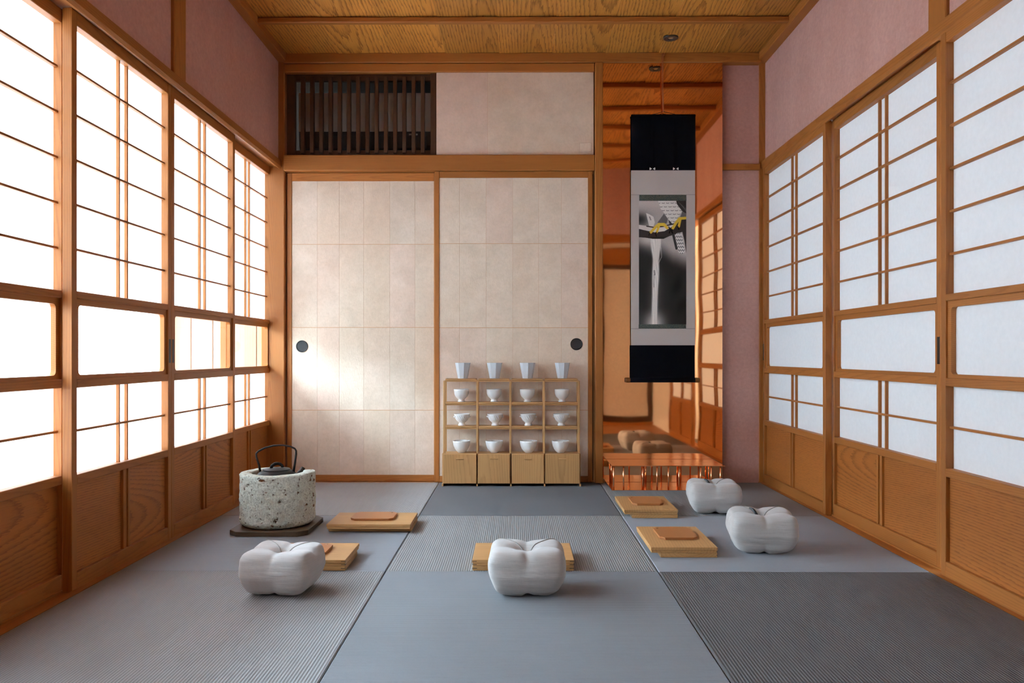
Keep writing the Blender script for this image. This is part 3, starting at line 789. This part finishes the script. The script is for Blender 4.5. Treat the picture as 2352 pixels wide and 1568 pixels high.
    sb('painting_backing', x0, x1, -.003, -.002, z0, z1, M_greysilk, 0)
painting()

# ================================================================== display shelf and vessels
sh = thing('display_shelf', 'low light wooden display shelf with four drawer units against the right paper door', 'shelf', (-.043, -.06, 0))
def shb(nm, x0, x1, y0, y1, z0, z1, mat='ash', bev=.0015, par=sh, axis=None): return box(nm, x0 + .043, x1 + .043, y0 + .06, y1 + .06, z0, z1, mat, par, bev, axis)
units = [(-.4145, -.2345), (-.2258, -.0525), (-.0415, .1318), (.1402, .3255)]
for i, (a, b_) in enumerate(units):
    shb('cabinet', a, b_, -.113, -.006, .0135, .176)
    d = shb('drawer', a - .0005, b_ + .0005, -.1265, -.114, .0155, .1745, axis='Z')
    dc = d.location
    box('handle', -.021, .021, -.0115, -.0058, .052, .0575, 'oak', d, bev=.0015)
PX = [-.4135, -.2255, -.0452, .1375, .326]
for i, x in enumerate(PX):
    w_ = .0058
    xo = x + (.003 if i == 0 else (-.003 if i == 4 else 0)) - (0.0045 if 0 < i < 4 else 0)
    shb('post', xo - w_, xo + w_, -.106, -.095, .177, .5725); shb('post', xo - w_, xo + w_, -.020, -.009, .177, .5725)
    xf = [-.4185, -.2301, -.047, .136, .3295][i]
    shb('foot', xf - .0042, xf + .0042, -.1245, -.100, 0, .0135, bev=.001); shb('partition', xf - .0035, xf + .0035, -.10, -.006, .0, .1755, bev=.001)
for z in (.3185, .449, .5775):
    for i in range(4):
        a = PX[i] + (.009 if i == 0 else .0015); b_ = PX[i + 1] - (.009 if i == 3 else .0105)
        shb('shelf_board', a, b_, -.1065, -.008, z - .002, z + .006)
    shb('shelf_rail', PX[0] + .004, PX[4] - .004, -.1035, -.0955, z - .0105, z - .0022); shb('shelf_rail', PX[0] + .004, PX[4] - .004, -.02, -.012, z - .0105, z - .0022)

NTH = ('leftmost', 'second from left', 'third from left', 'rightmost')
def cup():
    n = 8
    return lathe([(.026, 0), (.0275, .002), (.0432, .0860), (.0405, .0862), (.0255, .008)], n, True, True)
def bowl_footed():
    return lathe([(.019, 0), (.0205, .002), (.0175, .009), (.0165, .013), (.024, .02), (.034, .03), (.040, .045), (.0415, .060), (.0418, .070), (.0398, .0705), (.039, .058), (.036, .042), (.028, .026), (.01, .021)], 48, True, True)
def bowl_fluted():
    prof = [(.020, 0), (.0215, .002), (.0175, .010), (.0165, .016), (.023, .0215), (.0315, .031), (.0375, .043), (.0415, .0555), (.0435, .0605), (.0445, .0645), (.0425, .0648), (.0395, .056), (.034, .040), (.026, .027), (.01, .022)]
    wall = prof[4:8]; dense = []
    for (r0, z0), (r1, z1) in zip(wall[:-1], wall[1:]):
        dense += [(r0 + (r1 - r0) * k / 6, z0 + (z1 - z0) * k / 6) for k in range(6)]
    prof = prof[:4] + dense + prof[7:]
    def rf(r, z, a, j):
        if 4 <= j <= 4 + len(dense):
            e = max(0.0, min(1.0, (z - .022) / .006, (.056 - z) / .004))
            return r * (1 + .034 * e * math.sin(20 * a + z * 300))
        return r
    return lathe(prof, 120, True, True, rf)
def bowl_plain(k):
    prof = [(.018, 0), (.0195, .002), (.026, .007), (.036, .020), (.0435, .038), (.0475, .056), (.0485, .0655), (.0465, .066), (.0452, .056), (.040, .035), (.03, .018), (.012, .011)]
    def rf(r, z, a, j): return r * (1 + .012 * math.sin(2 * a + k) + .006 * math.sin(5 * a + 2 * k) * (z / .066))
    return lathe(prof, 56, True, True, rf)
mc = cup(); mc.materials.append(M_ceram2)
mf = bowl_footed(); mf.materials.append(M_ceram)
mr = bowl_fluted(); mr.materials.append(M_ceram)
for i in range(4):
    o = mesh_obj('faceted_cup', mc, None, None, ((-.312, -.137, .044, .236)[i], -.058, .5836), (0, 0, math.radians((12, 12, 4, 12)[i])))
    tag(o, 'grey-white faceted cup on the shelf top, %s of four' % NTH[i], 'cup', 'faceted cups on the shelf top')
    o = mesh_obj('footed_bowl', mf, None, None, ((-.320, -.140, .043, .234)[i], -.058, .4552), None, i == 0)
    tag(o, 'smooth white footed bowl on the upper shelf row, %s of four' % NTH[i], 'bowl', 'smooth footed bowls')
    t = thing('fluted_bowl', 'fluted white footed bowl with side knobs on the middle row, %s of four' % NTH[i], 'bowl', ((-.317, -.134, .048, .230)[i], -.058, .3247), math.radians((20, -6, -10, -14)[i]), 'fluted footed bowls')
    mesh_obj('bowl', mr, None, t, smooth=(i == 0))
    for s in (-1, 1):
        me = lathe([(.0015, -.005), (.005, -.003), (.006, .001), (.004, .004), (.001, .006)], 16)
        mesh_obj('knob', me, M_ceram, t, (s * .0425, 0, .049), (0, s * math.pi / 2, 0), True)
    me = bowl_plain(i * 1.7); o = mesh_obj('plain_bowl', me, M_raku, None, ((-.319, -.139, .049, .2254)[i], -.062, .1763), None, True)
    tag(o, 'speckled white bowl with a brown rim on the drawer tops, %s of four' % NTH[i], 'bowl', 'speckled bowls')

# ================================================================== trays and plates
def tray(x, y, rz, label):
    t = thing('tray_table', label, 'tray', (x, y, 0), rz, 'low wooden tray tables')
    hx, hy = .1685, .1175
    box('top_board', -hx, hx, -hy, hy, .0255, .0365, 'oak', t, bev=.001)
    box('lower_board', -hx + .002, hx - .002, -hy + .002, hy - .002, .0165, .0250, 'oak', t, bev=.001)
    box('foot', -hx + .001, hx - .001, -hy + .001, hy - .034, .0005, .0160, 'oak', t, bev=.001)
    for s in (-1, 1):
        for z in (.0315, .0205):
            box('corner_key', s * (hx - .007) - .0075, s * (hx - .007) + .0075, -hy - .0004 + (0 if z > .03 else .002), -hy + .004, z - .001, z + .001, 'dark', t, bev=0)
        box('corner_key', s * (hx - .008) - .0075, s * (hx - .008) + .0075, -hy + .0006, -hy + .004, .0075, .0095, 'dark', t, bev=0)
    return t
tray(-.610 , -1.134, math.pi, 'light wooden tray table beside the stone brazier, no cushion in front')
tray(-.752, -1.682, 0, 'light wooden tray table partly hidden behind the left front cushion')
tray(.0045, -1.678, 0, 'light wooden tray table in the middle, behind the centre cushion')
tray(.5715, -.785, math.pi / 2, 'light wooden tray table nearest the copper stand, beside the rear right cushion')
tray(.5735, -1.455, math.pi / 2, 'light wooden tray table beside the front right cushion')
def plate(x, y, rz, label, hx=.088, hy=.070):
    t = thing('serving_board', label, 'board', (x, y, .0366), rz, 'tan chamfered serving boards')
    mesh_obj('upper_layer', prism(octa(hx, hy, .018), .0045, .0095, .0006), W['leatherX'], t)
    mesh_obj('lower_layer', prism(octa(hx - .0012, hy - .0012, .018), 0.0002, .0040, .0006), W['leatherX'], t)
    mesh_obj('stamp', lathe([(.004, .0093), (.004, .0098)], 16), M_knob, t, (hx - .022, hy - .016, 0))
    return t
plate(-.610, -1.118, 0, 'tan chamfered board on the tray beside the stone brazier')
plate(-.752, -1.682, 0, 'tan chamfered board half hidden behind the left front cushion')
plate(.0045, -1.674, 0, 'tan chamfered board behind the centre cushion')
plate(.577, -.768, math.pi / 2, 'tan chamfered board on the tray nearest the copper stand')
plate(.579, -1.428, math.pi / 2, 'tan chamfered board on the tray beside the front right cushion')

# ================================================================== cushions
HX, HY, HZ = .116, .108, .068
def cmap(p, k=0.0):
    x, y, z = p
    e = 6.5
    nrm = (abs(x) ** e + abs(y) ** e + abs(z) ** e) ** (1 / e)
    q = Vector((x, y, z)) / nrm
    X, Y, Z = q
    # pinch at the middle of every side, strongest toward the top
    top = max(0.0, Z)
    G = lambda v, s: math.exp(-(v / s) ** 2)
    px = 1 - (.06 * top * top) * G(Y, .18) * abs(X)
    py = 1 - (.085 * top * top) * G(X, .11) * abs(Y)
    x_, y_ = X * px, Y * py
    r = math.hypot(X, Y)
    z_ = Z
    if Z > 0:
        sink = .40 * G(r, .24) + .13 * G(r, .60) + .06 * G(X, .10) * (1 - G(r, .3)) + .05 * G(Y, .09) * (1 - G(r, .3))
        z_ = Z * (1 - sink)
        z_ += .10 * (abs(X) * abs(Y)) * Z * (1.25 if Y > 0 else 1.0)
    else:
        z_ = Z * (1 - .12 * G(X, .12) * abs(Y) - .05 * G(Y, .12) * abs(X))
    tap = 1 - .24 * max(0, -Z) ** 1.3 - .07 * max(0, Z) ** 2
    x_ *= tap; y_ *= tap
    v = Vector((x_ * HX, y_ * HY, z_ * HZ))
    n = mnoise.noise(v * 16 + Vector((k, k * 1.7, 3.1))) * .0045 + mnoise.noise(Vector((v.x * 11, v.y * 11, v.z * 75)) + Vector((k, 9, k))) * .0014 + mnoise.noise(Vector((v.x * 20, v.y * 20, v.z * 150)) + Vector((k, 5, k))) * .0006
    n -= .004 * G(Z + .15, .35) * 0
    d = Vector((x_, y_, z_ * .7)); d.normalize()
    return v + d * n
def cushion(x, y, rz, label, k, sc_=1.0, strap=True):
    t = thing('cushion', label, 'cushion', (x, y, 0), rz, 'grey floor cushions')
    t.scale = (sc_, sc_, sc_)
    nn = 30; bm = bmesh.new(); bmesh.ops.create_cube(bm, size=2)
    bmesh.ops.subdivide_edges(bm, edges=bm.edges, cuts=nn, use_grid_fill=True)
    for v in bm.verts: v.co = cmap(v.co, k)
    zmin = min(v.co.z for v in bm.verts)
    for v in bm.verts:
        v.co.z -= zmin
        if v.co.z < .004: v.co.z = .0006 + v.co.z * .1
    o = mesh_obj('cover', from_bm('cover', bm), M_linen, t, smooth=True)
    md = o.modifiers.new('smooth', 'SUBSURF'); md.levels = 1; md.render_levels = 1
    # seams run from the four upper corners into the tufted centre
    for sx in (-1, 1):
        for sy in (1,):
            pts = []
            for i in range(26):
                u = .08 + .92 * i / 25
                bend = .10 * math.sin(math.pi * u)
                p = cmap(Vector((sx * (u - bend * .6), sy * (u + bend * .2), 1)), k); p.z -= zmin; p.z += .0004
                pts.append(p)
            mesh_obj('seam', tube(pts, .0016, 6), M_piping, t, smooth=True)
    if strap:
        pts = []
        for i in range(10):
            u = i / 9; p = cmap(Vector((-.10 - .22 * u, .42 - .30 * (1 - u), 1)), k); p.z += -zmin + .001 + .004 * math.sin(math.pi * u); pts.append(p)
        mesh_obj('strap', tube(pts, .0035, 8, flat=(1.6, .5)), M_black, t, smooth=True)
    return t
cushion(-.728, -2.010, math.radians(-5), 'grey cloth cushion at left front, before the tray near the brazier', 1.3, .95, strap=False)
cushion(.014, -2.004, math.radians(0), 'grey cloth cushion in the centre foreground', 4.1, strap=False)
cushion(.882, -.795, math.radians(-6), 'grey cloth cushion at right rear, nearest the copper stand', 7.7)
cushion(.882, -1.500, math.radians(-8), 'grey cloth cushion at right front, in front of the other right cushion', 10.9, 1.03)

# ================================================================== stone brazier, board, kettle
bd = mesh_obj('octagonal_board', prism(octa(.156, .158, .036), .0005, .020, .0015), W['darkX'], None, (-1.0, -1.157, 0))
tag(bd, 'dark octagonal wooden board under the stone brazier', 'board')
def brazier():
    n = 220; prof = []
    H = .212
    prof += [(.0, 0.0), (.07, 0), (.125, .001), (.139, .006), (.1465, .016)]
    prof += [(.1495, .016 + (H - .03) * i / 34) for i in range(1, 35)]
    prof += [(.1492, H - .006), (.1482, H - .002), (.1450, H), (.130, H + .001), (.116, H + .001), (.1045, H), (.1018, H - .004)]
    prof += [(.1005, H - .02), (.099, .12), (.09, .085), (.0, .08)]
    vs, fs = [], []
    for j, (r, z) in enumerate(prof):
        for i in range(n):
            a = 2 * math.pi * i / n
            p = Vector((r * math.cos(a), r * math.sin(a), z))
            amp = 1.0 if 3 <= j <= 40 else (.35 if j < 46 else .2)
            nz = mnoise.noise(p * 14 + Vector((3, 1, 7))) * .0035 + mnoise.noise(p * 55) * .0030 + mnoise.noise(p * 130 + Vector((9, 9, 2))) * .0020
            sp = mnoise.noise(Vector((p.x * 34, p.y * 34, p.z * 44)) + Vector((5.5, 2.2, 8.8)))
            if sp > .46: nz -= (sp - .46) * .025
            if r > .02:
                d = Vector((math.cos(a), math.sin(a), 0)); p = p + d * nz * amp
            # the rear rim is cut down where the spout passes
            if z > H - .07:
                da = math.degrees(a) % 360
                cut = max(0.0, min(1.0, (da - 26) / 5)) * max(0.0, min(1.0, (100 - da) / 5))
                p.z -= cut * .05 * min(1, (z - (H - .07)) / .06)
            if z > .19: p.z += mnoise.noise(p * 18) * .0025
            vs.append(p)
    for j in range(len(prof) - 1):
        for i in range(n):
            k = (i + 1) % n; fs.append((j * n + i, j * n + k, (j + 1) * n + k, (j + 1) * n + i))
    me = bpy.data.meshes.new('stone_brazier'); me.from_pydata(vs, [], fs); me.update()
    bm = bmesh.new(); bm.from_mesh(me); bmesh.ops.remove_doubles(bm, verts=bm.verts, dist=1e-6); bmesh.ops.recalc_face_normals(bm, faces=bm.faces); bm.to_mesh(me); bm.free()
    t = thing('stone_brazier', 'pitted pale stone brazier holding an iron kettle', 'brazier', (-1.002, -1.155, .0205))
    mesh_obj('stone_body', me, M_stone, t, smooth=True)
    pot = [(.085, .082), (.0965, .10), (.0985, .14), (.0995, H - .028), (.0975, H - .028), (.095, .14), (.09, .104), (.02, .0955)]
    mesh_obj('fire_pot', lathe(pot, 60), M_iron, t, smooth=True)
    return t
brazier()
kt = thing('iron_kettle', 'black iron kettle with a bail handle set in the stone brazier', 'kettle', (-1.008, -1.150, .1105))
mesh_obj('body', lathe([(.045, 0.006), (.068, .014), (.082, .035), (.087, .06), (.086, .088), (.081, .108), (.072, .119), (.056, .1275), (.053, .129)], 60), M_iron, kt, smooth=True)
ld = mesh_obj('lid', lathe([(.055, .127), (.0555, .131), (.053, .133), (.047, .1325), (.038, .135), (.018, .138), (.004, .1385)], 60), M_iron, kt, smooth=True)
mesh_obj('lid_handle', tube([(-.020, -.012, .136), (-.016, -.010, .147), (-.007, -.005, .154), (.004, .002, .155), (.013, .008, .151), (.019, .012, .144), (.021, .013, .137)], .0042, 10, flat=(1.5, .8)), M_iron, ld, smooth=True)
hp = [(-.064, -.010, .118), (-.070, -.010, .150), (-.081, -.010, .183), (-.082, -.009, .196), (-.074, -.008, .206), (-.045, -.004, .221), (-.012, 0, .229), (.025, .004, .230), (.055, .008, .224), (.072, .010, .215), (.077, .011, .206), (.077, .011, .193), (.072, .011, .155), (.066, .011, .118)]
mesh_obj('handle', tube(hp, lambda u: .0047 - .0014 * math.sin(math.pi * u), 10, flat=(1.1, 1)), M_iron, kt, smooth=True)
mesh_obj('spout', tube([(.055, .035, .085), (.075, .05, .10), (.088, .058, .118), (.094, .062, .130)], lambda u: .014 - .006 * u, 14), M_iron, kt, smooth=True)
